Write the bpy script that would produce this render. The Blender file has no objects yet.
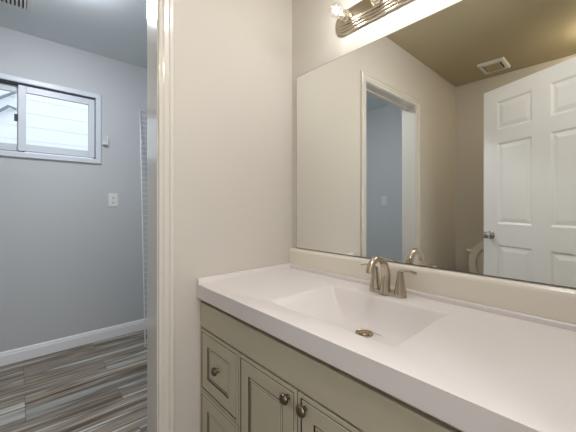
import bpy, bmesh, math, random
from mathutils import Vector, Matrix
random.seed(7)
SC = bpy.context.scene
COL = SC.collection
PI = math.pi

# ------------------------------------------------------------------ camera, world, exposure
cam = bpy.data.cameras.new('camera')
cam.sensor_width = 36.0
cam.lens = 300.22 / 576 * 36.0
cam.shift_y = -(216 - 207.02) / 576
cam.clip_start = 0.01
camo = bpy.data.objects.new('camera', cam)
COL.objects.link(camo)
camo.location = (1.2235, -1.1339, 1.1634)
YAW = 42.0377
camo.rotation_euler = (PI / 2, 0, math.radians(90 - YAW))
SC.camera = camo

world = bpy.data.worlds.new('sky')
SC.world = world
world.use_nodes = True
wn = world.node_tree.nodes
bg = wn['Background']
bg.inputs['Color'].default_value = (0.80, 0.90, 1.0, 1)
bg.inputs['Strength'].default_value = 1.8

VS = SC.view_settings
VS.view_transform = 'Standard'
VS.look = 'None'
VS.gamma = 1.0
VS.use_curve_mapping = False
VS.exposure = 0.07

BULB_W = 0.62
BULB_COL = (1.0, 0.98, 0.95)
LAUNDRY_W = 20.5
LAUNDRY_COL = (0.88, 0.92, 1.0)
HALL_W = 6.0
BATH_W = 4.2
BATH_COL = (1.0, 0.87, 0.62)
CENTRE_W = 7.4
CENTRE_COL = (0.97, 0.98, 1.0)
HALL_FILL = 18.0
hd = bpy.data.lights.new('hall_fill', 'AREA')
hd.shape = 'RECTANGLE'; hd.size = 1.1; hd.size_y = 1.3
hd.energy = HALL_FILL; hd.color = (1.0, 0.93, 0.83)
hdo = bpy.data.objects.new('hall_fill', hd); COL.objects.link(hdo)
hdo.location = (2.50, -1.05, 1.5); hdo.rotation_euler = (0, PI / 2, 0)     # area fill light added behind a made-up hallway window, shining towards the bathroom

# ------------------------------------------------------------------ materials
def lin(r, g, b):
    f = lambda c: (c / 255 / 12.92) if c / 255 <= 0.04045 else ((c / 255 + 0.055) / 1.055) ** 2.4
    return (f(r), f(g), f(b), 1)

def mat(name, col, rough=0.5, metal=0.0, var=0.04, scale=8.0, bump=0.0, bscale=200.0, coat=0.0, spec=0.5):
    m = bpy.data.materials.new(name); m.use_nodes = True
    nt = m.node_tree; N = nt.nodes; L = nt.links
    b = N['Principled BSDF']
    b.inputs['Roughness'].default_value = rough
    b.inputs['Metallic'].default_value = metal
    b.inputs['Coat Weight'].default_value = coat
    b.inputs['Specular IOR Level'].default_value = spec
    tc = N.new('ShaderNodeTexCoord')
    nz = N.new('ShaderNodeTexNoise'); nz.inputs['Scale'].default_value = scale; nz.inputs['Detail'].default_value = 3
    L.new(tc.outputs['Object'], nz.inputs['Vector'])
    mx = N.new('ShaderNodeMix'); mx.data_type = 'RGBA'
    mx.inputs['A'].default_value = tuple(c * (1 - var) for c in col[:3]) + (1,)
    mx.inputs['B'].default_value = tuple(min(1, c * (1 + var)) for c in col[:3]) + (1,)
    L.new(nz.outputs['Fac'], mx.inputs['Factor'])
    L.new(mx.outputs['Result'], b.inputs['Base Color'])
    if bump:
        n2 = N.new('ShaderNodeTexNoise'); n2.inputs['Scale'].default_value = bscale; n2.inputs['Detail'].default_value = 2
        L.new(tc.outputs['Object'], n2.inputs['Vector'])
        bp = N.new('ShaderNodeBump'); bp.inputs['Strength'].default_value = bump; bp.inputs['Distance'].default_value = 0.002
        L.new(n2.outputs['Fac'], bp.inputs['Height']); L.new(bp.outputs['Normal'], b.inputs['Normal'])
    return m

def glass_mat(name, gloss=0.08, tint=(1, 1, 1, 1)):
    m = bpy.data.materials.new(name); m.use_nodes = True
    nt = m.node_tree; N = nt.nodes; L = nt.links
    N.remove(N['Principled BSDF'])
    out = N['Material Output']
    tr = N.new('ShaderNodeBsdfTransparent'); tr.inputs['Color'].default_value = tint
    gl = N.new('ShaderNodeBsdfGlossy'); gl.inputs['Roughness'].default_value = 0.02
    lw = N.new('ShaderNodeLayerWeight'); lw.inputs['Blend'].default_value = 0.25
    mu = N.new('ShaderNodeMath'); mu.operation = 'MULTIPLY_ADD'
    mu.inputs[1].default_value = 0.25; mu.inputs[2].default_value = gloss
    L.new(lw.outputs['Fresnel'], mu.inputs[0])
    ms = N.new('ShaderNodeMixShader')
    L.new(mu.outputs[0], ms.inputs[0]); L.new(tr.outputs[0], ms.inputs[1]); L.new(gl.outputs[0], ms.inputs[2])
    L.new(ms.outputs[0], out.inputs['Surface'])
    return m

def emit_mat(name, col, strength):
    m = bpy.data.materials.new(name); m.use_nodes = True
    nt = m.node_tree; N = nt.nodes; L = nt.links
    N.remove(N['Principled BSDF'])
    e = N.new('ShaderNodeEmission'); e.inputs['Color'].default_value = tuple(col) + (1,)
    e.inputs['Strength'].default_value = strength
    L.new(e.outputs[0], N['Material Output'].inputs['Surface'])
    return m

def mirror_mat():
    m = bpy.data.materials.new('mirror_silver'); m.use_nodes = True
    b = m.node_tree.nodes['Principled BSDF']
    b.inputs['Metallic'].default_value = 1; b.inputs['Roughness'].default_value = 0.0
    b.inputs['Base Color'].default_value = (0.88, 0.89, 0.86, 1)
    return m

def plank_mat():
    m = bpy.data.materials.new('vinyl_planks'); m.use_nodes = True
    nt = m.node_tree; N = nt.nodes; L = nt.links
    b = N['Principled BSDF']; b.inputs['Roughness'].default_value = 0.5
    tc = N.new('ShaderNodeTexCoord')
    mp = N.new('ShaderNodeMapping'); mp.inputs['Rotation'].default_value = (0, 0, PI / 2)
    mp.inputs['Location'].default_value = (0.1, 0.03, 0)
    L.new(tc.outputs['Object'], mp.inputs['Vector'])
    br = N.new('ShaderNodeTexBrick')
    br.inputs['Scale'].default_value = 1.0
    br.inputs['Brick Width'].default_value = 1.2; br.inputs['Row Height'].default_value = 0.152
    br.inputs['Mortar Size'].default_value = 0.0012; br.inputs['Mortar Smooth'].default_value = 0.0
    br.inputs['Color1'].default_value = (0, 0, 0, 1); br.inputs['Color2'].default_value = (1, 1, 1, 1)
    br.inputs['Mortar'].default_value = (0.5, 0.5, 0.5, 1)
    br.offset = 0.37; br.offset_frequency = 3
    L.new(mp.outputs[0], br.inputs['Vector'])
    # per-plank offset so that the streaks break at plank edges
    off = N.new('ShaderNodeVectorMath'); off.operation = 'SCALE'; off.inputs['Scale'].default_value = 7.3
    L.new(br.outputs['Color'], off.inputs[0])
    ad = N.new('ShaderNodeVectorMath'); ad.operation = 'ADD'
    L.new(tc.outputs['Object'], ad.inputs[0]); L.new(off.outputs[0], ad.inputs[1])
    st = N.new('ShaderNodeMapping'); st.inputs['Scale'].default_value = (17, 0.8, 1)
    L.new(ad.outputs[0], st.inputs['Vector'])
    n1 = N.new('ShaderNodeTexNoise'); n1.inputs['Scale'].default_value = 1.0; n1.inputs['Detail'].default_value = 4
    n1.inputs['Roughness'].default_value = 0.55; n1.inputs['Distortion'].default_value = 0.3
    L.new(st.outputs[0], n1.inputs['Vector'])
    cr = N.new('ShaderNodeValToRGB'); e = cr.color_ramp.elements
    e[0].position = 0.30; e[0].color = lin(70, 59, 50)
    e[1].position = 0.75; e[1].color = lin(206, 204, 196)
    for p, c in ((0.40, lin(116, 101, 85)), (0.47, lin(162, 149, 132)), (0.53, lin(108, 98, 88)), (0.60, lin(184, 182, 173))):
        k = e.new(p); k.color = c
    L.new(n1.outputs['Fac'], cr.inputs['Fac'])
    st2 = N.new('ShaderNodeMapping'); st2.inputs['Scale'].default_value = (110, 3.0, 1)
    L.new(ad.outputs[0], st2.inputs['Vector'])
    n2 = N.new('ShaderNodeTexNoise'); n2.inputs['Scale'].default_value = 1.0; n2.inputs['Detail'].default_value = 3
    L.new(st2.outputs[0], n2.inputs['Vector'])
    r2 = N.new('ShaderNodeMapRange'); r2.inputs['From Min'].default_value = 0.3; r2.inputs['From Max'].default_value = 0.7
    r2.inputs['To Min'].default_value = 0.72; r2.inputs['To Max'].default_value = 1.15
    L.new(n2.outputs['Fac'], r2.inputs['Value'])
    m1 = N.new('ShaderNodeMix'); m1.data_type = 'RGBA'; m1.blend_type = 'MULTIPLY'; m1.inputs['Factor'].default_value = 1
    L.new(cr.outputs['Color'], m1.inputs['A']); L.new(r2.outputs[0], m1.inputs['B'])
    r3 = N.new('ShaderNodeMapRange'); r3.inputs['To Min'].default_value = 0.72; r3.inputs['To Max'].default_value = 1.25
    L.new(br.outputs['Color'], r3.inputs['Value'])
    m2 = N.new('ShaderNodeMix'); m2.data_type = 'RGBA'; m2.blend_type = 'MULTIPLY'; m2.inputs['Factor'].default_value = 1
    L.new(m1.outputs['Result'], m2.inputs['A']); L.new(r3.outputs[0], m2.inputs['B'])
    m3 = N.new('ShaderNodeMix'); m3.data_type = 'RGBA'
    m3.inputs['B'].default_value = lin(84, 76, 68)
    L.new(br.outputs['Fac'], m3.inputs['Factor']); L.new(m2.outputs['Result'], m3.inputs['A'])
    L.new(m3.outputs['Result'], b.inputs['Base Color'])
    return m

M = dict(
    bath_wall=mat('beige_wall_paint', lin(209, 203, 195), 0.55, var=0.012, scale=3, bump=0.12, bscale=260),
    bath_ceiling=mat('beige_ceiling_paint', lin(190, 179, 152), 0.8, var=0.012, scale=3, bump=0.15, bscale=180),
    laundry_wall=mat('pale_grey_wall_paint', lin(196, 199, 200), 0.6, var=0.012, scale=3, bump=0.10, bscale=260),
    laundry_ceiling=mat('grey_ceiling_paint', lin(230, 236, 238), 0.8, var=0.02, scale=3, bump=0.12, bscale=180),
    trim=mat('white_gloss_trim_paint', lin(219, 214, 206), 0.2, var=0.008, coat=0.6),
    base=mat('white_baseboard_paint', lin(242, 243, 244), 0.3, var=0.008),
    door=mat('white_door_paint', lin(244, 243, 241), 0.35, var=0.008),
    floor=plank_mat(),
    marble=mat('white_cultured_marble', lin(234, 228, 227), 0.28, var=0.012, scale=5, spec=0.4),
    splash=mat('cream_cultured_marble', lin(236, 229, 217), 0.18, var=0.012, scale=5, coat=0.3),
    cabinet=mat('sage_cabinet_paint', lin(196, 189, 168), 0.42, var=0.03, scale=30),
    glaze_and_gap=mat('antique_glaze_and_gap_shade', lin(62, 52, 38), 0.5, var=0.1, scale=40),  # real glaze on the fronts; on the carcass it stands for gap shade
    nickel=mat('brushed_nickel', lin(196, 186, 168), 0.24, 1.0, var=0.03, scale=60),
    pewter=mat('aged_pewter', lin(124, 112, 98), 0.28, 1.0, var=0.1, scale=60),
    chrome=mat('polished_chrome', lin(200, 200, 200), 0.06, 1.0, var=0.01),
    brass=mat('drain_metal', lin(176, 160, 130), 0.26, 1.0, var=0.03),
    mirror=mirror_mat(),
    mirror_edge=mat('dark_mirror_edge', lin(70, 66, 58), 0.4, var=0.05),
    vinyl=mat('white_window_vinyl', lin(212, 218, 224), 0.35, var=0.01),
    gasket=mat('dark_gasket', lin(60, 64, 70), 0.6, var=0.05),
    plastic=mat('white_plastic', lin(230, 230, 226), 0.35, var=0.01),
    slot=mat('dark_slot', lin(34, 34, 36), 0.6, var=0.05),
    wire=mat('white_coated_wire', lin(228, 232, 235), 0.35, var=0.01),
    porcelain=mat('white_porcelain', lin(226, 220, 208), 0.1, var=0.01, coat=0.4),
    siding=mat('white_siding', lin(232, 235, 238), 0.7, var=0.02),
    bracket=mat('grey_exterior_metal', lin(128, 134, 142), 0.6, var=0.03),
    ground=mat('pale_gravel', lin(170, 166, 158), 0.9, var=0.15, scale=30),
    pane=glass_mat('window_glass', 0.01),
    globe=glass_mat('clear_bulb_glass', 0.05),
)

# ------------------------------------------------------------------ helpers
def obj(name, bm, m, parent=None, smooth=False, loc=None, rotz=None, kind=None, bevel=0.0, segs=2, angle=35):
    me = bpy.data.meshes.new(name)
    bm.normal_update()
    bm.to_mesh(me); bm.free()
    for mm in (m if isinstance(m, (list, tuple)) else [m]):
        me.materials.append(mm)
    o = bpy.data.objects.new(name, me)
    COL.objects.link(o)
    if parent: o.parent = parent
    if loc is not None: o.location = loc
    if rotz is not None: o.rotation_euler = (0, 0, rotz)
    if kind: o['kind'] = kind
    if bevel:
        b = o.modifiers.new('bevel', 'BEVEL'); b.width = bevel; b.segments = segs
        b.limit_method = 'ANGLE'; b.angle_limit = math.radians(angle)
    if smooth:
        for p in me.polygons: p.use_smooth = True
        try: me.set_sharp_from_angle(angle=math.radians(42))
        except Exception: pass
    return o

def tag(o, label, cat=None, group=None):
    o['label'] = label
    if cat: o['category'] = cat
    if group: o['group'] = group
    return o

def thing(name, label, cat, loc=(0, 0, 0), rotz=0, group=None):
    o = bpy.data.objects.new(name, None); COL.objects.link(o)
    o.location = loc; o.rotation_euler = (0, 0, rotz); o.empty_display_size = 0.05
    return tag(o, label, cat, group)

def box(bm, x0, x1, y0, y1, z0, z1, mi=0):
    vs = [bm.verts.new((x, y, z)) for x in (x0, x1) for y in (y0, y1) for z in (z0, z1)]
    for q in ((0, 1, 3, 2), (4, 6, 7, 5), (0, 4, 5, 1), (2, 3, 7, 6), (0, 2, 6, 4), (1, 5, 7, 3)):
        f = bm.faces.new([vs[i] for i in q]); f.material_index = mi
    return vs

def boxes(*bs):
    bm = bmesh.new()
    for b in bs: box(bm, *b)
    bmesh.ops.recalc_face_normals(bm, faces=bm.faces)
    return bm

def lathe(prof, n=24, axis='Z', center=(0, 0, 0), bm=None, cap=True):
    """prof: (radius, height) pairs"""
    bm = bm or bmesh.new()
    c = Vector(center); rings = []
    def P(r, h, a):
        x, y = r * math.cos(a), r * math.sin(a)
        return {'Z': Vector((x, y, h)), 'Y': Vector((x, h, y)), 'X': Vector((h, x, y))}[axis] + c
    new = []
    for r, h in prof:
        if r < 1e-6: rings.append([bm.verts.new(P(0, h, 0))])
        else: rings.append([bm.verts.new(P(r, h, 2 * PI * i / n)) for i in range(n)])
    for a, b in zip(rings, rings[1:]):
        if len(a) == 1 and len(b) == 1: continue
        for i in range(n):
            j = (i + 1) % n
            if len(a) == 1: new.append(bm.faces.new((a[0], b[i], b[j])))
            elif len(b) == 1: new.append(bm.faces.new((a[i], a[j], b[0])))
            else: new.append(bm.faces.new((a[i], a[j], b[j], b[i])))
    if cap:
        for rg in (rings[0], rings[-1]):
            if len(rg) > 2: new.append(bm.faces.new(rg))
    bmesh.ops.recalc_face_normals(bm, faces=new)
    return bm

def tube(pts, rad, n=12, bm=None, flat=1.0, ref=(1, 0, 0)):
    """swept tube; rad a number or one per point; flat squashes across the path's second axis"""
    bm = bm or bmesh.new()
    pts = [Vector(p) for p in pts]
    if not isinstance(rad, (list, tuple)): rad = [rad] * len(pts)
    rings = []; ref = Vector(ref)
    for i, p in enumerate(pts):
        t = (pts[min(i + 1, len(pts) - 1)] - pts[max(i - 1, 0)]).normalized()
        a = ref - t * ref.dot(t)
        if a.length < 1e-4: a = Vector((0, 0, 1)) - t * t.z
        a.normalize(); b = t.cross(a)
        rings.append([bm.verts.new(p + a * rad[i] * math.cos(2 * PI * k / n) + b * rad[i] * flat * math.sin(2 * PI * k / n)) for k in range(n)])
    new = []
    for r0, r1 in zip(rings, rings[1:]):
        for k in range(n):
            j = (k + 1) % n
            new.append(bm.faces.new((r0[k], r0[j], r1[j], r1[k])))
    new.append(bm.faces.new(rings[0])); new.append(bm.faces.new(rings[-1]))
    bmesh.ops.recalc_face_normals(bm, faces=new)
    return bm

def spline(pts, n=8):
    pts = [Vector(p) for p in pts]; out = []
    for i in range(len(pts) - 1):
        p0 = pts[max(i - 1, 0)]; p1 = pts[i]; p2 = pts[i + 1]; p3 = pts[min(i + 2, len(pts) - 1)]
        for k in range(n):
            t = k / n
            out.append(0.5 * ((2 * p1) + (p2 - p0) * t + (2 * p0 - 5 * p1 + 4 * p2 - p3) * t * t + (3 * p1 - p0 - 3 * p2 + p3) * t ** 3))
    out.append(pts[-1]); return out

def panel_slab(W, H, T, panels, steps, back=True):
    """slab x 0..W, z 0..H, y -T..0 (front at y=0 facing +y), panel rects (x0,x1,z0,z1);
    steps: (inset, depth, material index) repeated on each panel face"""
    bm = bmesh.new()
    xs = sorted({0, W} | {p[0] for p in panels} | {p[1] for p in panels})
    zs = sorted({0, H} | {p[2] for p in panels} | {p[3] for p in panels})
    def sheet(y, flip):
        g = [[bm.verts.new((x, y, z)) for z in zs] for x in xs]; fs = []
        for i in range(len(xs) - 1):
            for j in range(len(zs) - 1):
                q = [g[i][j], g[i][j + 1], g[i + 1][j + 1], g[i + 1][j]]
                if flip: q.reverse()
                f = bm.faces.new(q)
                cx = (xs[i] + xs[i + 1]) / 2; cz = (zs[j] + zs[j + 1]) / 2
                if any(p[0] < cx < p[1] and p[2] < cz < p[3] for p in panels): fs.append(f)
        return g, fs
    g0, f0 = sheet(0, False)
    g1, f1 = sheet(-T, True)
    nx, nz = len(xs), len(zs)
    for i in range(nx - 1):
        bm.faces.new((g0[i][0], g0[i + 1][0], g1[i + 1][0], g1[i][0]))
        bm.faces.new((g0[i][nz - 1], g1[i][nz - 1], g1[i + 1][nz - 1], g0[i + 1][nz - 1]))
    for j in range(nz - 1):
        bm.faces.new((g0[0][j], g1[0][j], g1[0][j + 1], g0[0][j + 1]))
        bm.faces.new((g0[nx - 1][j], g0[nx - 1][j + 1], g1[nx - 1][j + 1], g1[nx - 1][j]))
    bm.normal_update()
    fs = f0 + (f1 if back else [])
    for ins, dep, mi in steps:
        r = bmesh.ops.inset_individual(bm, faces=fs, thickness=ins, depth=dep, use_even_offset=True)
        for f in r['faces']: f.material_index = mi
    return bm

def profile_sweep(path, prof, out_dir, up):
    """mitred moulding: path in the wall plane (open polyline), prof = (across, proud) pairs,
    out_dir(i) gives the in-plane direction of 'across' at corner i (already scaled for the mitre)"""
    bm = bmesh.new(); rings = []
    for i, p in enumerate(path):
        rings.append([bm.verts.new(Vector(p) + Vector(out_dir[i]) * a + Vector(up) * h) for a, h in prof])
    n = len(prof)
    for r0, r1 in zip(rings, rings[1:]):
        for k in range(n):
            j = (k + 1) % n
            bm.faces.new((r0[k], r0[j], r1[j], r1[k]))
    bm.faces.new(rings[0]); bm.faces.new(rings[-1])
    bmesh.ops.recalc_face_normals(bm, faces=bm.faces)
    return bm

# ------------------------------------------------------------------ room shell
CEIL = 2.4895
YS = -2.4712          # wall facing the mirror
XW = -1.8238          # far wall of the laundry room
XR = 1.27             # wall behind the camera
YN = 0.55             # laundry wall hidden behind the mirror wall
WT = 0.12
O0, O1, OH = -0.7257, -1.5065, 2.057     # clear doorway between the two rooms
JT = 0.019
HX = 2.35
HO0, HO1, HOH = -0.60, -1.285, 2.095     # entry opening behind the camera
WY0, WY1, WZ0, WZ1 = -0.632, -1.578, 1.578, 2.102   # window hole

S = 'structure'
obj('floor', boxes((XW - WT, HX + WT, YS - WT, YN + WT, -0.1, 0.0)), M['floor'], kind=S)
obj('ceiling', boxes((-WT / 2, HX + WT, YS - WT, YN + WT, CEIL, CEIL + 0.1)), M['bath_ceiling'], kind=S)
obj('ceiling_laundry', boxes((XW - WT, -WT / 2, YS - WT, YN + WT, CEIL, CEIL + 0.1)), M['laundry_ceiling'], kind=S)
obj('wall_back', boxes((0, HX + WT, 0, WT, 0, CEIL)), M['bath_wall'], kind=S)
obj('wall_front', boxes((-0.06, HX + WT, YS - WT, YS, 0, CEIL)), M['bath_wall'], kind=S)
# the wall with the doorway: bathroom face and laundry face carry different paint
h0, h1, hh = O0 + JT, O1 - JT, OH + JT
def doorway_wall(x0, x1, y0, y1):
    return boxes((x0, x1, h0, y1, 0, CEIL), (x0, x1, y0, h1, 0, CEIL), (x0, x1, h1, h0, hh, CEIL))
obj('wall_left', doorway_wall(-WT / 2, 0, YS, 0.0), M['bath_wall'], kind=S)
obj('wall_laundry_east', doorway_wall(-WT, -WT / 2, YS, YN), M['laundry_wall'], kind=S)
obj('wall_laundry_south', boxes((XW - WT, -0.06, YS - WT, YS, 0, CEIL)), M['laundry_wall'], kind=S)
obj('wall_laundry_north', boxes((XW - WT, 0.0, YN, YN + WT, 0, CEIL)), M['laundry_wall'], kind=S)
obj('wall_laundry_west', boxes((XW - WT, XW, WY0, YN, 0, CEIL), (XW - WT, XW, YS, WY1, 0, CEIL),
                              (XW - WT, XW, WY1, WY0, 0, WZ0), (XW - WT, XW, WY1, WY0, WZ1, CEIL)), M['laundry_wall'], kind=S)
obj('wall_right', boxes((XR, XR + WT, HO0, 0, 0, CEIL), (XR, XR + WT, YS, HO1, 0, CEIL), (XR, XR + WT, HO1, HO0, HOH, CEIL)),
    M['bath_wall'], kind=S)
obj('wall_hall', boxes((HX, HX + WT, YS, -1.62, 0, CEIL), (HX, HX + WT, -0.48, 0, 0, CEIL), (HX, HX + WT, -1.62, -0.48, 0, 0.85), (HX, HX + WT, -1.62, -0.48, 2.15, CEIL)),
    M['bath_wall'], kind=S)
hw = obj('fill_window', boxes((HX - 0.01, HX + WT, -1.62, -1.57, 0.85, 2.15), (HX - 0.01, HX + WT, -0.53, -0.48, 0.85, 2.15),  # unseen window invented to give the hall fill light a frame
                           (HX - 0.01, HX + WT, -1.57, -0.53, 0.85, 0.90), (HX - 0.01, HX + WT, -1.57, -0.53, 2.10, 2.15)), M['vinyl'], kind=S)
obj('pane', boxes((HX + 0.05, HX + 0.055, -1.57, -0.53, 0.90, 2.10)), M['pane'], hw)['label'] = 'clear glass pane of the added hall window'

# baseboards
def baseboard(name, x0, x1, y0, y1, face, m='base'):
    """face: direction the board faces, stepped profile 95 mm high"""
    t = 0.014
    prof = ((0, 0.0, 0.0), (t, 0, 0), (t, 0, 0.070), (t * 0.72, 0, 0.079), (t * 0.72, 0, 0.088), (t * 0.3, 0, 0.098), (0, 0, 0.098))
    bm = bmesh.new(); ends = []
    fx, fy = face
    for (x, y) in ((x0, y0), (x1, y1)):
        ends.append([bm.verts.new((x + fx * p[0], y + fy * p[0], p[2])) for p in prof])
    n = len(prof)
    for k in range(n):
        j = (k + 1) % n
        bm.faces.new((ends[0][k], ends[0][j], ends[1][j], ends[1][k]))
    bm.faces.new(ends[0]); bm.faces.new(ends[1])
    bmesh.ops.recalc_face_normals(bm, faces=bm.faces)
    return obj(name, bm, M[m], kind=S)
baseboard('baseboard_laundry_west', XW, XW, YS, YN, (1, 0))
baseboard('baseboard_laundry_south', XW, -WT, YS, YS, (0, 1))
baseboard('baseboard_front', 0, XR, YS, YS, (0, 1))
baseboard('baseboard_left', 0, 0, YS, O1 - 0.07, (1, 0))
baseboard('baseboard_left_short', 0, 0, O0 + 0.067, -0.548, (1, 0))

# doorway jamb lining with stop, and the moulded casings on both faces
J = bmesh.new()
x0, x1 = -WT - 0.001, 0.001
box(J, x0, x1, O0, h0, 0, hh); box(J, x0, x1, h1, O1, 0, hh); box(J, x0, x1, O1, O0, OH, hh)
box(J, -0.098, -0.064, O1, O0, OH - 0.011, OH)
bmesh.ops.recalc_face_normals(J, faces=J.faces)
obj('trim_1', J, M['trim'], kind=S, bevel=0.0015)
CW = 0.059
PROF = ((0.0, 0.0), (0.0, 0.009), (0.004, 0.0115), (0.011, 0.0115), (0.0125, 0.009), (0.015, 0.010), (0.021, 0.014), (0.036, 0.0155),
        (0.0375, 0.0135), (0.040, 0.0135), (0.042, 0.017), (0.054, 0.018), (CW - 0.002, 0.0165), (CW, 0.013), (CW, 0.0))
def casing(name, x, nx, a0, a1, top, reveal=0.004):
    ya, yb = a0 + reveal, a1 - reveal; zt = top + reveal
    path = ((x, ya, 0), (x, ya, zt), (x, yb, zt), (x, yb, 0))
    outd = ((0, 1, 0), (0, 1, 1), (0, -1, 1), (0, -1, 0))
    return obj(name, profile_sweep(path, PROF, outd, (nx, 0, 0)), M['trim'], kind=S)
casing('trim_2', 0.0, 1, O0, O1, OH)
casing('trim_3', -WT, -1, O0, O1, OH)
# entry opening behind the camera
J = bmesh.new()
box(J, XR, XR + WT, HO0 - JT, HO0, 0, HOH); box(J, XR, XR + WT, HO1, HO1 + 0.002, 0, HOH); box(J, XR, XR + WT, HO1, HO0, HOH - JT, HOH)
bmesh.ops.recalc_face_normals(J, faces=J.faces)
obj('trim_4', J, M['trim'], kind=S)

# ------------------------------------------------------------------ six panel door, open, seen in the mirror
DW, DZ0, DZ1, DT = 0.85, 0.015, 2.0744, 0.035
pn = []
for a, b in ((0.116, 0.367), (0.483, 0.734)):
    for z0, z1 in ((0.24, 0.876), (1.035, 1.650), (1.752, 1.967)):
        pn.append((a, b, z0 - DZ0, z1 - DZ0))
bm = panel_slab(DW, DZ1 - DZ0, DT, pn, ((0.012, -0.007, 0), (0.006, 0.0, 0), (0.026, 0.0055, 0)))
dang = math.atan2(0.44189, 0.89707)
door = obj('door_1', bm, M['door'], loc=(0.48411, -1.66001, DZ0), rotz=dang, kind=S, bevel=0.0015)
kp = ((0.0, 0.0), (0.031, 0.0), (0.032, 0.004), (0.026, 0.009), (0.013, 0.012), (0.011, 0.024), (0.014, 0.030), (0.024, 0.036),
      (0.0275, 0.046), (0.026, 0.056), (0.018, 0.063), (0.0, 0.065))
kb = lathe(kp, 24, 'Y', (0.066, 0, 0.945 - DZ0))
k = obj('knob', kb, M['chrome'], door, smooth=True); k['label'] = 'polished chrome knob'
kb = lathe([(r, -h) for r, h in kp], 24, 'Y', (0.066, -DT, 0.945 - DZ0))
k = obj('knob', kb, M['chrome'], door, smooth=True); k['label'] = 'polished chrome knob'
for hz in (0.2, 1.0, 1.8):
    hb = lathe(((0.006, hz), (0.006, hz + 0.09)), 12, 'Z', (DW + 0.004, 0.0, 0))
    hg = obj('hinge', hb, M['nickel'], door, smooth=True); hg['label'] = 'nickel hinge'

# ------------------------------------------------------------------ laundry window
def window():
    x = XW
    bm = bmesh.new()   # flat casing lining the hole and lapping the wall
    ya, yb, za, zb = -0.590, -1.620, 1.5355, 2.1437
    prof = ((0.0, -0.10), (0.0, 0.014), (0.006, 0.018), (0.036, 0.018), (0.042, 0.012), (0.042, 0.0), (0.003, 0.0), (0.003, -0.10))
    path = ((x, WY0, WZ0), (x, WY0, WZ1), (x, WY1, WZ1), (x, WY1, WZ0), (x, WY0, WZ0))
    outd = ((0, 1, -1), (0, 1, 1), (0, -1, 1), (0, -1, -1), (0, 1, -1))
    bm = profile_sweep(path, prof, outd, (1, 0, 0))
    fr = obj('window_1', bm, M['vinyl'], kind=S)
    def sash(y0, y1, xo, name):
        z0, z1 = WZ0 + 0.012, WZ1 - 0.012
        w = 0.046
        b = boxes((xo, xo + 0.026, y0, y0 + w, z0, z1), (xo, xo + 0.026, y1 - w, y1, z0, z1),
                  (xo, xo + 0.026, y0 + w, y1 - w, z0, z0 + 0.056), (xo, xo + 0.026, y0 + w, y1 - w, z1 - 0.05, z1))
        s = obj(name, b, M['vinyl'], fr, bevel=0.003)
        g = boxes((xo + 0.010, xo + 0.014, y0 + w, y1 - w, z0 + 0.056, z1 - 0.05))
        p = obj('pane', g, M['pane'], s); p['label'] = 'clear glass pane of the added hall window'
        return s
    sash(-1.130, WY0 - 0.004, x - 0.030, 'sash')
    sash(WY1 + 0.004, -1.09, x - 0.066, 'sash')
    tr = boxes((x - 0.035, x - 0.001, WY1, WY0 - 0.001, WZ1 - 0.0115, WZ1 - 0.006))
    t = obj('track', tr, M['gasket'], fr); t['label'] = 'dark track groove along the head'
    la = boxes((x - 0.055, x - 0.026, -1.152, -1.131, 1.82, 1.87))
    t = obj('latch', la, M['gasket'], fr, bevel=0.002); t['label'] = 'dark latch on the meeting stile'
    return fr
window()

# outside: neighbour's wall of white clapboard
def neighbour():
    t = thing('neighbour_house', 'white clapboard house wall seen through the small laundry window', 'house', (-4.3, -1.6, 0))
    bm = bmesh.new()
    n = 22; hgt = 0.19
    for i in range(n):
        z = i * hgt
        vs = [(-0.03, z), (0.009, z), (0.002, z + hgt), (-0.03, z + hgt)]
        a = [bm.verts.new((p[0], -4.5, p[1])) for p in vs]; b = [bm.verts.new((p[0], 4.5, p[1])) for p in vs]
        for k in range(4):
            j = (k + 1) % 4; bm.faces.new((a[k], a[j], b[j], b[k]))
        bm.faces.new(a); bm.faces.new(b)
    bmesh.ops.recalc_face_normals(bm, faces=bm.faces)
    obj('siding', bm, M['siding'], t)
    br = tube(((0.06, 0.10, 2.45), (0.06, 0.45, 2.715)), 0.018, 8)
    tube(((0.06, 0.10, 2.24), (0.06, 0.38, 2.51), (0.06, 0.46, 2.48)), 0.018, 8, bm=br)
    tube(((0.03, 0.10, 2.45), (0.03, 0.10, 2.24)), 0.018, 8, bm=br)
    b = obj('bracket', br, M['bracket'], t); b['label'] = 'grey zigzag metal bracket on the siding'
neighbour()
g = obj('ground', boxes((-9, XW - WT - 0.01, -8, 6, -0.3, -0.12)), M['ground'], kind=S)

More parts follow.
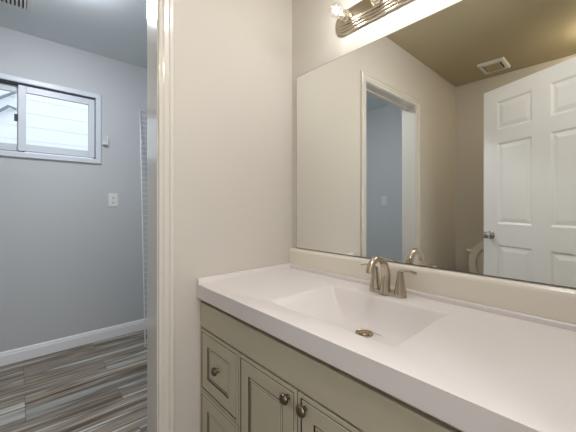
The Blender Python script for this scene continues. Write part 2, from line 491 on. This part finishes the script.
# ------------------------------------------------------------------ vanity cabinet
FY = -0.545      # plane of drawer and door faces
CT = 0.833
AB = 0.776       # underside of the counter apron
def vanity():
    t = thing('vanity_cabinet', 'sage grey bathroom vanity cabinet with glazed drawers and doors under the white countertop', 'cabinet', (0.61, -0.27, 0))
    ox, oy = 0.61, -0.27
    X1 = 1.222
    def W(b): # world boxes to local
        bmesh.ops.translate(b, verts=b.verts, vec=(-ox, -oy, 0)); return b
    th = 0.018; fy = FY + 0.019
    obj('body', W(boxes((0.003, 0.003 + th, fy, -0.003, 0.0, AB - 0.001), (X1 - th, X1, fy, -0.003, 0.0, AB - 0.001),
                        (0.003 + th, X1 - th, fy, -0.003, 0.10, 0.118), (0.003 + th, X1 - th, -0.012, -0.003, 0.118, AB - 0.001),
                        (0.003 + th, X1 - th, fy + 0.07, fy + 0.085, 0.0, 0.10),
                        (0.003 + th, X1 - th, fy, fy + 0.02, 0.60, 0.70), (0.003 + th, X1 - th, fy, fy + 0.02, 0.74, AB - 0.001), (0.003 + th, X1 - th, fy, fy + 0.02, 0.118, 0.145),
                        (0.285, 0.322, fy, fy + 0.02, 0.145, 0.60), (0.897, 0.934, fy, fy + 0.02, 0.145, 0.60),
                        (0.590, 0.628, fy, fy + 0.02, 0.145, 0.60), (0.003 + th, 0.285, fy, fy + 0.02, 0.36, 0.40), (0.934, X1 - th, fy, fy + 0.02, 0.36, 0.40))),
        M['glaze_and_gap'], t)['label'] = 'cabinet carcass coloured dark to imitate shade in the gaps'  # shade between the fronts is put into this dark carcass colour
    # plain fascia under the counter
    f = obj('fascia', W(boxes((0.002, X1, FY, fy, 0.648, 0.7515))), M['cabinet'], t, bevel=0.003)
    f['label'] = 'plain fascia board under the countertop'
    st = obj('top_rail', W(boxes((0.002, X1, FY + 0.006, fy, 0.7585, AB - 0.0005))), M['cabinet'], t)
    def front(name, x0, x1, z0, z1, rail, knob):
        w, h = x1 - x0, z1 - z0
        e = 0.011
        # outer lip with a glazed line, then the frame, then a grooved centre panel
        bm = panel_slab(w, h, 0.019, [(e, w - e, e, h - e)],
                        ((0.0012, -0.0018, 1), (0.0027, 0.0, 1), (0.0014, 0.0016, 0), (rail, 0.0, 0), (0.0016, -0.0024, 1), (0.0030, 0.0, 1), (0.006, 0.0016, 0), (0.0008, -0.0012, 1), (0.0016, 0.0, 1), (0.006, 0.0014, 0)), back=False)
        # face it to -y: rotate half a turn about z
        bmesh.ops.rotate(bm, verts=bm.verts, cent=(0, 0, 0), matrix=Matrix.Rotation(PI, 3, 'Z'))
        bmesh.ops.translate(bm, verts=bm.verts, vec=(w, 0, 0))
        o = obj(name, bm, [M['cabinet'], M['glaze_and_gap']], t, loc=(x0 - ox, FY - oy, z0), bevel=0.0012)
        kb = lathe(((0.0, 0.0), (0.008, 0.0), (0.007, -0.004), (0.006, -0.008), (0.0085, -0.0115), (0.0150, -0.0135), (0.0165, -0.0170),
                    (0.0160, -0.0205), (0.0130, -0.0245), (0.0085, -0.0272), (0.004, -0.0285), (0.0, -0.0288)), 24, 'Y', (knob[0] - x0, 0.0005, knob[1] - z0))
        k = obj('knob', kb, M['pewter'], o, smooth=True); k['label'] = 'dark pewter knob'
    T = 0.641
    front('drawer', 0.004, 0.300, 0.379, T, 0.047, (0.157, 0.518))
    front('drawer', 0.004, 0.300, 0.112, 0.374, 0.047, (0.157, 0.248))
    front('door', 0.306, 0.607, 0.112, T, 0.044, (0.571, 0.608))
    front('door', 0.612, 0.913, 0.112, T, 0.044, (0.641, 0.608))
    front('drawer', 0.919, 1.218, 0.379, T, 0.047, (1.068, 0.515))
    front('drawer', 0.919, 1.218, 0.112, 0.374, 0.047, (1.068, 0.243))
vanity()

# ------------------------------------------------------------------ countertop with the integral basin
def countertop():
    X0, X1, Y0, Y1 = 0.001, 1.266, -0.562, -0.001
    bx0, bx1, by0, by1 = 0.397, 0.863, -0.475, -0.140
    bm = bmesh.new()
    def rrect(x0, x1, y0, y1, r, z, n=5):
        pts = []
        for cx, cy, a0 in ((x1 - r, y1 - r, 0), (x0 + r, y1 - r, 90), (x0 + r, y0 + r, 180), (x1 - r, y0 + r, 270)):
            for i in range(n + 1):
                a = math.radians(a0 + 90 * i / n)
                pts.append((cx + r * math.cos(a), cy + r * math.sin(a), z))
        return [bm.verts.new(p) for p in pts]
    # basin loops, rim to floor: (x0,x1,y0,y1,r,z)
    loops = [rrect(bx0 - 0.006, bx1 + 0.006, by0 - 0.006, by1 + 0.006, 0.014, CT),
             rrect(bx0 - 0.001, bx1 + 0.001, by0 - 0.001, by1 + 0.001, 0.012, CT - 0.0015),
             rrect(bx0 + 0.006, bx1 - 0.005, by0 + 0.004, by1 - 0.004, 0.012, CT - 0.009)]
    for k in range(1, 15):
        f = k / 14; g = 1 - (1 - f) ** 2.2; z = CT - 0.009 - 0.0955 * g
        loops.append(rrect(bx0 + 0.006 + 0.135 * f, bx1 - 0.005 - 0.130 * f, by0 + 0.004 + 0.085 * f, by1 - 0.004 - 0.075 * f, 0.012 + 0.016 * f, z))
    loops.append(rrect(0.630 - 0.030, 0.630 + 0.030, -0.245 - 0.030, -0.245 + 0.030, 0.0299, CT - 0.107))
    n = len(loops[0])
    for a, b in zip(loops, loops[1:]):
        for i in range(n):
            j = (i + 1) % n; bm.faces.new((a[i], a[j], b[j], b[i]))
    bm.faces.new(loops[-1])
    # flat top around the basin: corner fans to an outer rectangle
    oc = [bm.verts.new((x, y, CT)) for x, y in ((X1, Y1), (X0, Y1), (X0, Y0), (X1, Y0))]
    q = n // 4; rim = loops[0]
    for c in range(4):
        for i in range(q - 1):
            bm.faces.new((rim[c * q + i], oc[c], rim[c * q + i + 1]))
        bm.faces.new((rim[c * q + q - 1], oc[c], oc[(c + 1) % 4], rim[(c + 1) * q % n]))
    # apron, back and underside
    lo = [bm.verts.new((v.co.x, v.co.y, AB)) for v in oc]
    for c in range(4):
        d = (c + 1) % 4; bm.faces.new((oc[c], lo[c], lo[d], oc[d]))
    iw = 0.024
    li = [bm.verts.new((x, y, AB)) for x, y in ((X1 - iw, Y1 - iw), (X0 + iw, Y1 - iw), (X0 + iw, Y0 + iw), (X1 - iw, Y0 + iw))]
    lu = [bm.verts.new((v.co.x, v.co.y, CT - 0.018)) for v in li]
    for c in range(4):
        d = (c + 1) % 4
        bm.faces.new((lo[c], li[c], li[d], lo[d])); bm.faces.new((li[c], lu[c], lu[d], li[d]))
    bmesh.ops.recalc_face_normals(bm, faces=bm.faces)
    o = obj('countertop', bm, M['marble'], bevel=0.006, segs=3, angle=60)
    tag(o, 'white cultured marble countertop with integral rectangular basin on the sage vanity', 'countertop')
    for p in o.data.polygons: p.use_smooth = True
    o.data.set_sharp_from_angle(angle=math.radians(50))
    # raised lip along the left wall and along the back
    bm = boxes((0.001, 0.017, Y0 + 0.002, Y1, CT - 0.002, CT + 0.024))
    l = obj('side_lip', bm, M['marble'], o, bevel=0.004, segs=3); l['label'] = 'low raised lip against the left wall'
    bm = boxes((0.017, X1, -0.034, Y1, CT - 0.002, CT + 0.016))
    l = obj('back_lip', bm, M['marble'], o, bevel=0.004, segs=3); l['label'] = 'low raised lip along the mirror wall'
    prof = [(Y1, CT + 0.0165), (-0.022, CT + 0.0165), (-0.022, 0.915)] + [(-0.004 - 0.018 * math.cos(a * PI / 16), 0.919 + 0.019 * math.sin(a * PI / 16)) for a in range(9)] + [(Y1, 0.938)]
    bm = bmesh.new()
    ea = [bm.verts.new((0.002, p[0], p[1])) for p in prof]; eb = [bm.verts.new((X1, p[0], p[1])) for p in prof]
    for k in range(len(prof)):
        d = (k + 1) % len(prof); bm.faces.new((ea[k], ea[d], eb[d], eb[k]))
    bm.faces.new(ea); bm.faces.new(eb); bmesh.ops.recalc_face_normals(bm, faces=bm.faces)
    l = obj('backsplash', bm, M['splash'], o, smooth=True); l['label'] = 'cream backsplash slab below the mirror'
    # drain
    db = lathe(((0.0, 0.004), (0.013, 0.0035), (0.016, 0.001), (0.0165, -0.002), (0.0255, -0.001), (0.030, 0.002), (0.031, 0.0005), (0.031, -0.003), (0.0, -0.003)),
               32, 'Z', (0.630, -0.245, CT - 0.1045))
    d = obj('drain', db, M['brass'], o, smooth=True); d['label'] = 'brushed metal pop-up drain'
countertop()

# ------------------------------------------------------------------ faucet
def faucet():
    t = thing('faucet', 'brushed nickel two-handle arched faucet behind the basin', 'faucet', (0.628, -0.088, CT + 0.0002))
    bm = bmesh.new()
    pl = []
    for z, s in ((0.0, 1.0), (0.008, 1.0), (0.012, 0.95), (0.0135, 0.86)):
        ring = []
        for i in range(40):
            a = 2 * PI * i / 40
            ca, sa = math.cos(a), math.sin(a)
            ex = math.copysign(abs(ca) ** 0.75, ca); ey = math.copysign(abs(sa) ** 0.9, sa)
            ring.append(bm.verts.new((0.076 * ex * s, 0.0235 * ey * s, z)))
        pl.append(ring)
    for a, b in zip(pl, pl[1:]):
        for i in range(40):
            j = (i + 1) % 40; bm.faces.new((a[i], a[j], b[j], b[i]))
    bm.faces.new(pl[0]); bm.faces.new(pl[-1]); bmesh.ops.recalc_face_normals(bm, faces=bm.faces)
    obj('base_plate', bm, M['nickel'], t, smooth=True)
    pts = spline(((0, -0.017, 0.004), (0, -0.014, 0.036), (0, -0.009, 0.072), (0, -0.018, 0.109), (0, -0.043, 0.134), (0, -0.074, 0.141), (0, -0.103, 0.130), (0, -0.119, 0.109), (0, -0.122, 0.096)), 7)
    n = len(pts); rad = []
    for i in range(n):
        f = i / (n - 1)
        rad.append(0.0205 - 0.0070 * min(1, f / 0.42) if f < 0.42 else 0.0135 - 0.0013 * (f - 0.42) / 0.58)
    obj('spout', tube(pts, rad, 20, flat=0.95), M['nickel'], t, smooth=True)
    for s in (-1, 1):
        hb = lathe(((0.0, 0.001), (0.0225, 0.001), (0.0225, 0.022), (0.0205, 0.025), (0.0195, 0.030), (0.0155, 0.056), (0.0120, 0.078), (0.0112, 0.088), (0.0095, 0.0925), (0.0, 0.0935)), 24, 'Z', (s * 0.052, 0, 0))
        h = obj('handle', hb, M['nickel'], t, smooth=True)
        lp = spline(((s * 0.046, 0.0, 0.092), (s * 0.066, -0.001, 0.098), (s * 0.090, -0.002, 0.099), (s * 0.112, -0.003, 0.095)), 5)
        m_ = len(lp); lr = [0.0100 - 0.002 * math.sin(PI * i / (m_ - 1)) for i in range(m_)]
        obj('lever', tube(lp, lr, 14, flat=0.5, ref=(0, 1, 0)), M['nickel'], h, smooth=True)
faucet()

# ------------------------------------------------------------------ mirror
bm = boxes((0.039, 1.252, -0.005, 0.0, 0.942, 1.8695))
fr = [f for f in bm.faces if f.calc_center_median().y < -0.0049]
for f in bm.faces: f.material_index = 1
fr[0].material_index = 0
rs = bmesh.ops.inset_individual(bm, faces=fr, thickness=0.0022, depth=0.0)
for f in rs['faces']: f.material_index = 1
mo = obj('mirror', bm, [M['mirror'], M['mirror_edge']])
tag(mo, 'large frameless wall mirror above the white countertop', 'mirror')

# ------------------------------------------------------------------ vanity light bar
def light_bar():
    cx, cz = 0.634, 2.016
    FIL = emit_mat('lit_filament', BULB_COL, BULB_W / (PI * 0.00130))
    t = thing('vanity_light', 'brushed nickel vanity light bar with round clear bulbs above the mirror', 'lamp', (cx, -0.001, cz))
    L_, hh_ = 0.32, 0.054
    # stadium-ended plate built in shrinking steps (ribbed front)
    steps = ((0, 0.0), (0, -0.010), (0.002, -0.0125), (0.0085, -0.0125), (0.0095, -0.0185), (0.0115, -0.0205), (0.0175, -0.0205), (0.0185, -0.026), (0.0205, -0.028), (0.0265, -0.028), (0.0275, -0.0325), (0.030, -0.034), (0.036, -0.034))
    bm = bmesh.new(); rings = []
    for ins, y in steps:
        h = hh_ - ins; l = L_ - ins; r = h * 0.95; ring = []
        for cxs, a0 in ((1, -90), (-1, 90)):
            for i in range(13):
                a = math.radians(a0 + 180 * i / 12)
                ring.append(bm.verts.new((cxs * (l - r) + r * math.cos(a), y, h * math.sin(a))))
        rings.append(ring)
    n = len(rings[0])
    for a, b in zip(rings, rings[1:]):
        for i in range(n):
            j = (i + 1) % n; bm.faces.new((a[i], a[j], b[j], b[i]))
    bm.faces.new(rings[0]); bm.faces.new(rings[-1]); bmesh.ops.recalc_face_normals(bm, faces=bm.faces)
    obj('backplate', bm, M['nickel'], t, smooth=True)
    for i in range(4):
        x = -0.2355 + 0.157 * i
        sb = lathe(((0.0, -0.033), (0.029, -0.033), (0.028, -0.037), (0.024, -0.040), (0.0225, -0.060), (0.0215, -0.062), (0.019, -0.060), (0.0, -0.058)), 24, 'Y', (x, 0, 0))
        s = obj('socket', sb, M['nickel'], t, smooth=True)
        R = 0.031; gy = -0.108; prof = [(0.0125, -0.061), (0.013, -0.074)]
        for k in range(15):
            a = math.radians(28 + (180 - 28) * k / 14)
            prof.append((R * math.sin(a) if k < 14 else 0.0, gy + R * math.cos(a)))
        b = obj('bulb', lathe(prof, 28, 'Y', (x, 0, 0), cap=False), M['globe'], s, smooth=True); b['label'] = 'clear round glass bulb'
        fb = lathe(((0.0, -0.072), (0.002, -0.074), (0.0025, -0.095), (0.0085, -0.099), (0.0115, -0.108), (0.0085, -0.117), (0.0, -0.120)), 14, 'Y', (x, 0, 0))
        obj('filament', fb, FIL, s, smooth=True)['label'] = 'glowing filament'
light_bar()

# ------------------------------------------------------------------ bathroom ceiling fan grille
def fan():
    t = thing('exhaust_fan', 'cream square exhaust fan grille on the bathroom ceiling', 'fan', (0.43, -2.175, CEIL))
    a, b = 0.105, 0.125
    bm = bmesh.new()
    rings = []
    for s, z in ((1.0, -0.002), (1.0, -0.016), (0.93, -0.026), (0.70, -0.028), (0.69, -0.020)):
        rings.append([bm.verts.new((sx * a * s, sy * b * s, z)) for sx, sy in ((1, 1), (-1, 1), (-1, -1), (1, -1))])
    for r0, r1 in zip(rings, rings[1:]):
        for i in range(4):
            j = (i + 1) % 4; bm.faces.new((r0[i], r0[j], r1[j], r1[i]))
    bm.faces.new(rings[0]); bmesh.ops.recalc_face_normals(bm, faces=bm.faces)
    obj('grille_frame', bm, M['plastic'], t, bevel=0.004)
    obj('recess', boxes((-a * 0.695, a * 0.695, -b * 0.66, b * 0.66, -0.019, -0.003)), M['slot'], t)['label'] = 'dark block standing for the shaded air gap'  # dark block in place of the shade between frame and cover
    obj('cover', boxes((-a * 0.58, a * 0.58, -b * 0.68, b * 0.68, -0.030, -0.019)), M['bath_ceiling'], t, bevel=0.003)['label'] = 'beige centre cover'
fan()

# ------------------------------------------------------------------ toilet, glimpsed in the mirror
def toilet():
    cx = 0.40
    t = thing('toilet', 'white toilet with raised lid beside the open six-panel door', 'toilet', (cx, YS, 0))
    b = boxes((-0.22, 0.22, 0.012, 0.195, 0.375, 0.70)); obj('tank', b, M['porcelain'], t, bevel=0.025, segs=4, smooth=True)
    b = boxes((-0.235, 0.235, 0.006, 0.207, 0.701, 0.738)); obj('tank_lid', b, M['porcelain'], t, bevel=0.012, segs=3, smooth=True)
    def oval(s, zc, yc, a=0.185, b_=0.235, n=36):
        return [(a * s * math.cos(2 * PI * i / n), yc + b_ * s * math.sin(2 * PI * i / n), zc) for i in range(n)]
    bm = bmesh.new(); rings = []
    for s, z, yc, asp in ((0.62, 0.0, 0.36, 1), (0.60, 0.04, 0.36, 1), (0.50, 0.16, 0.37, 1), (0.66, 0.26, 0.41, 1), (0.92, 0.35, 0.435, 1), (1.0, 0.385, 0.44, 1), (1.0, 0.40, 0.44, 1),
                          (0.80, 0.40, 0.44, 1), (0.72, 0.36, 0.44, 1), (0.45, 0.24, 0.42, 1), (0.2, 0.20, 0.40, 1)):
        rings.append([bm.verts.new(p) for p in oval(s, z, yc)])
    for r0, r1 in zip(rings, rings[1:]):
        for i in range(36):
            j = (i + 1) % 36; bm.faces.new((r0[i], r0[j], r1[j], r1[i]))
    bm.faces.new(rings[0]); bm.faces.new(rings[-1])
    box(bm, -0.10, 0.10, 0.02, 0.24, 0.25, 0.374)
    bmesh.ops.recalc_face_normals(bm, faces=bm.faces)
    obj('bowl', bm, M['porcelain'], t, smooth=True)
    # raised seat ring and lid, tilted back against the tank
    def upright(name, y0, th, inner):
        bm = bmesh.new(); n = 36; tilt = 0.10
        def P(s, i, y):
            a = 2 * PI * i / n
            x = 0.188 * s * math.cos(a); z = 0.215 + 0.225 * s * math.sin(a)
            return (x, y - z * tilt, 0.412 + z)
        o_f = [bm.verts.new(P(1, i, y0 + th)) for i in range(n)]; o_b = [bm.verts.new(P(1, i, y0)) for i in range(n)]
        if inner:
            i_f = [bm.verts.new(P(inner, i, y0 + th)) for i in range(n)]; i_b = [bm.verts.new(P(inner, i, y0)) for i in range(n)]
        for i in range(n):
            j = (i + 1) % n
            bm.faces.new((o_f[i], o_f[j], o_b[j], o_b[i]))
            if inner:
                bm.faces.new((i_f[i], i_f[j], i_b[j], i_b[i])); bm.faces.new((o_f[i], o_f[j], i_f[j], i_f[i])); bm.faces.new((o_b[i], o_b[j], i_b[j], i_b[i]))
        if not inner: bm.faces.new(o_f); bm.faces.new(o_b)
        bmesh.ops.recalc_face_normals(bm, faces=bm.faces)
        return obj(name, bm, M['porcelain'], t, bevel=0.004, smooth=True)
    upright('lid', 0.258, 0.016, 0)
    upright('seat', 0.282, 0.018, 0.66)
    for hx in (-0.09, 0.05): obj('seat_hinge', boxes((hx, hx + 0.04, 0.24, 0.29, 0.40, 0.425)), M['plastic'], t)
    obj('flush_lever', tube(((-0.16, 0.195, 0.65), (-0.16, 0.215, 0.65), (-0.09, 0.22, 0.645)), 0.006, 8), M['chrome'], t, smooth=True)
toilet()

# ------------------------------------------------------------------ laundry room fittings
def outlet(label, loc, rotz, toggle):
    """plate in its own xz plane facing +y"""
    t = thing('switch_plate' if toggle else 'outlet_plate', label, 'switch' if toggle else 'outlet', loc, rotz)
    obj('plate', boxes((-0.037, 0.037, 0.0, 0.006, -0.059, 0.059)), M['plastic'], t, bevel=0.003)
    if toggle:
        r = obj('rocker', boxes((-0.016, 0.016, 0.006, 0.0085, -0.033, 0.033)), M['plastic'], t, bevel=0.002)
        obj('rocker_gap', boxes((-0.0185, 0.0185, 0.0055, 0.0066, -0.0355, 0.0355)), M['slot'], t)
    else:
        for z in (-0.021, 0.021):
            b = obj('socket', boxes((-0.0165, 0.0165, 0.006, 0.008, z - 0.014, z + 0.014)), M['plastic'], t, bevel=0.003)
            obj('slot', boxes((-0.009, -0.006, 0.0078, 0.0084, z - 0.004, z + 0.006), (0.006, 0.009, 0.0078, 0.0084, z - 0.004, z + 0.006), (-0.003, 0.003, 0.0078, 0.0084, z - 0.011, z - 0.006)), M['slot'], b)
outlet('white outlet plate on the grey laundry wall below the window', (XW, -0.497, 1.226), -PI / 2, False)
outlet('pale switch plate on the laundry wall seen through the mirrored doorway', (-0.863, YS, 1.243), 0, True)

# hook beside the window
t = thing('wall_hook', 'small white hook on the wall right of the laundry window', 'hook', (XW, -0.553, 1.735))
obj('hook_plate', boxes((0, 0.006, -0.030, 0.014, -0.026, -0.006)), M['plastic'], t, bevel=0.002)
obj('hook_arm', boxes((0.006, 0.030, -0.030, 0.014, -0.026, -0.014), (0.018, 0.030, 0.003, 0.014, -0.0141, 0.052)), M['plastic'], t, bevel=0.002)

# wire shelf panel leaning upright against the far wall
def wire_shelf():
    t = thing('wire_shelf', 'tall white coated wire shelf leaning upright beside the laundry doorway', 'shelf', (-1.42, -0.20, 0))
    A = Vector((0, -0.146, 0.004)); B = Vector((-0.385, -0.078, 2.075))
    w = Vector((0, 0.31, 0))
    fr = tube((A, B), 0.0045, 8); tube((A + w, B + w), 0.0045, 8, bm=fr)
    tube((A + w * 0.5, B + w * 0.5), 0.003, 6, bm=fr)
    obj('frame_rods', fr, M['wire'], t, smooth=True)
    gr = bmesh.new(); n = 42
    for i in range(n + 1):
        p = A.lerp(B, i / n); tube((p, p + w), 0.0026, 6, bm=gr)
    o = obj('cross_wires', gr, M['wire'], t, smooth=True)
wire_shelf()

# louvred ceiling vent
def vent():
    t = thing('ceiling_vent', 'white louvred air vent on the laundry ceiling', 'vent', (-1.36, -1.225, CEIL))
    a, b = 0.105, 0.165
    bm = boxes((-a, a, -b, -b + 0.028, -0.010, -0.001), (-a, a, b - 0.028, b, -0.010, -0.001), (-a, -a + 0.028, -b + 0.028, b - 0.028, -0.010, -0.001), (a - 0.028, a, -b + 0.028, b - 0.028, -0.010, -0.001))
    obj('vent_frame', bm, M['plastic'], t, bevel=0.003)
    obj('duct', boxes((-a + 0.028, a - 0.028, -b + 0.028, b - 0.028, -0.003, -0.001)), M['slot'], t)['label'] = 'dark sheet standing for the shaded duct opening'  # flat dark sheet carries the shade of the duct
    bm = bmesh.new(); n = 14
    for i in range(n):
        y = -b + 0.036 + (2 * b - 0.072) * i / (n - 1)
        vs = box(bm, -a + 0.028, a - 0.028, -0.0065, 0.0065, -0.0006, 0.0006)
        bmesh.ops.rotate(bm, verts=vs, cent=(0, 0, 0), matrix=Matrix.Rotation(math.radians(35), 3, 'X'))
        bmesh.ops.translate(bm, verts=vs, vec=(0, y, -0.008))
    bmesh.ops.recalc_face_normals(bm, faces=bm.faces)
    obj('louvre', bm, M['plastic'], t)
vent()

# the laundry room's own ceiling lamp, just above the frame, and the added fill domes
def dome(name, label, loc, watts, col, k=1.0):
    t = thing(name, label, 'lamp', loc)
    obj('lamp_base', lathe(((0.0, -0.001), (0.15 * k, -0.001), (0.15 * k, -0.018), (0.14 * k, -0.022), (0.0, -0.022)), 32), M['nickel'], t, smooth=True)
    obj('lamp_shade', lathe([(0.138 * k * math.cos(a * PI / 2 / 8), -0.022 - 0.06 * math.sin(a * PI / 2 / 8)) for a in range(8)] + [(0, -0.082)], 32, cap=False), emit_mat('lit_diffuser', col, watts / (PI * 0.078 * k * k)), t, smooth=True)
dome('lamp_or_fill_dome', 'round dome lamp on the laundry ceiling', (-0.80, -0.95, CEIL), LAUNDRY_W, LAUNDRY_COL)
dome('lamp_or_fill_dome', 'added fill dome, out of view on the bathroom ceiling behind the open six-panel door', (1.165, -2.0, CEIL), BATH_W, BATH_COL, 0.6)  # no lamp known here; added to brighten the far corner in the mirror
dome('lamp_or_fill_dome', 'added fill dome, out of view on the bathroom ceiling in front of the vanity', (0.95, -0.62, CEIL), CENTRE_W, CENTRE_COL)  # invented source that evenly lifts the door face, counter and left wall
dome('lamp_or_fill_dome', 'added fill dome, out of view on the hallway ceiling behind the bathroom', (1.85, -1.1, CEIL), HALL_W, BULB_COL)  # unseen hall source put in to fill the bathroom through the opening
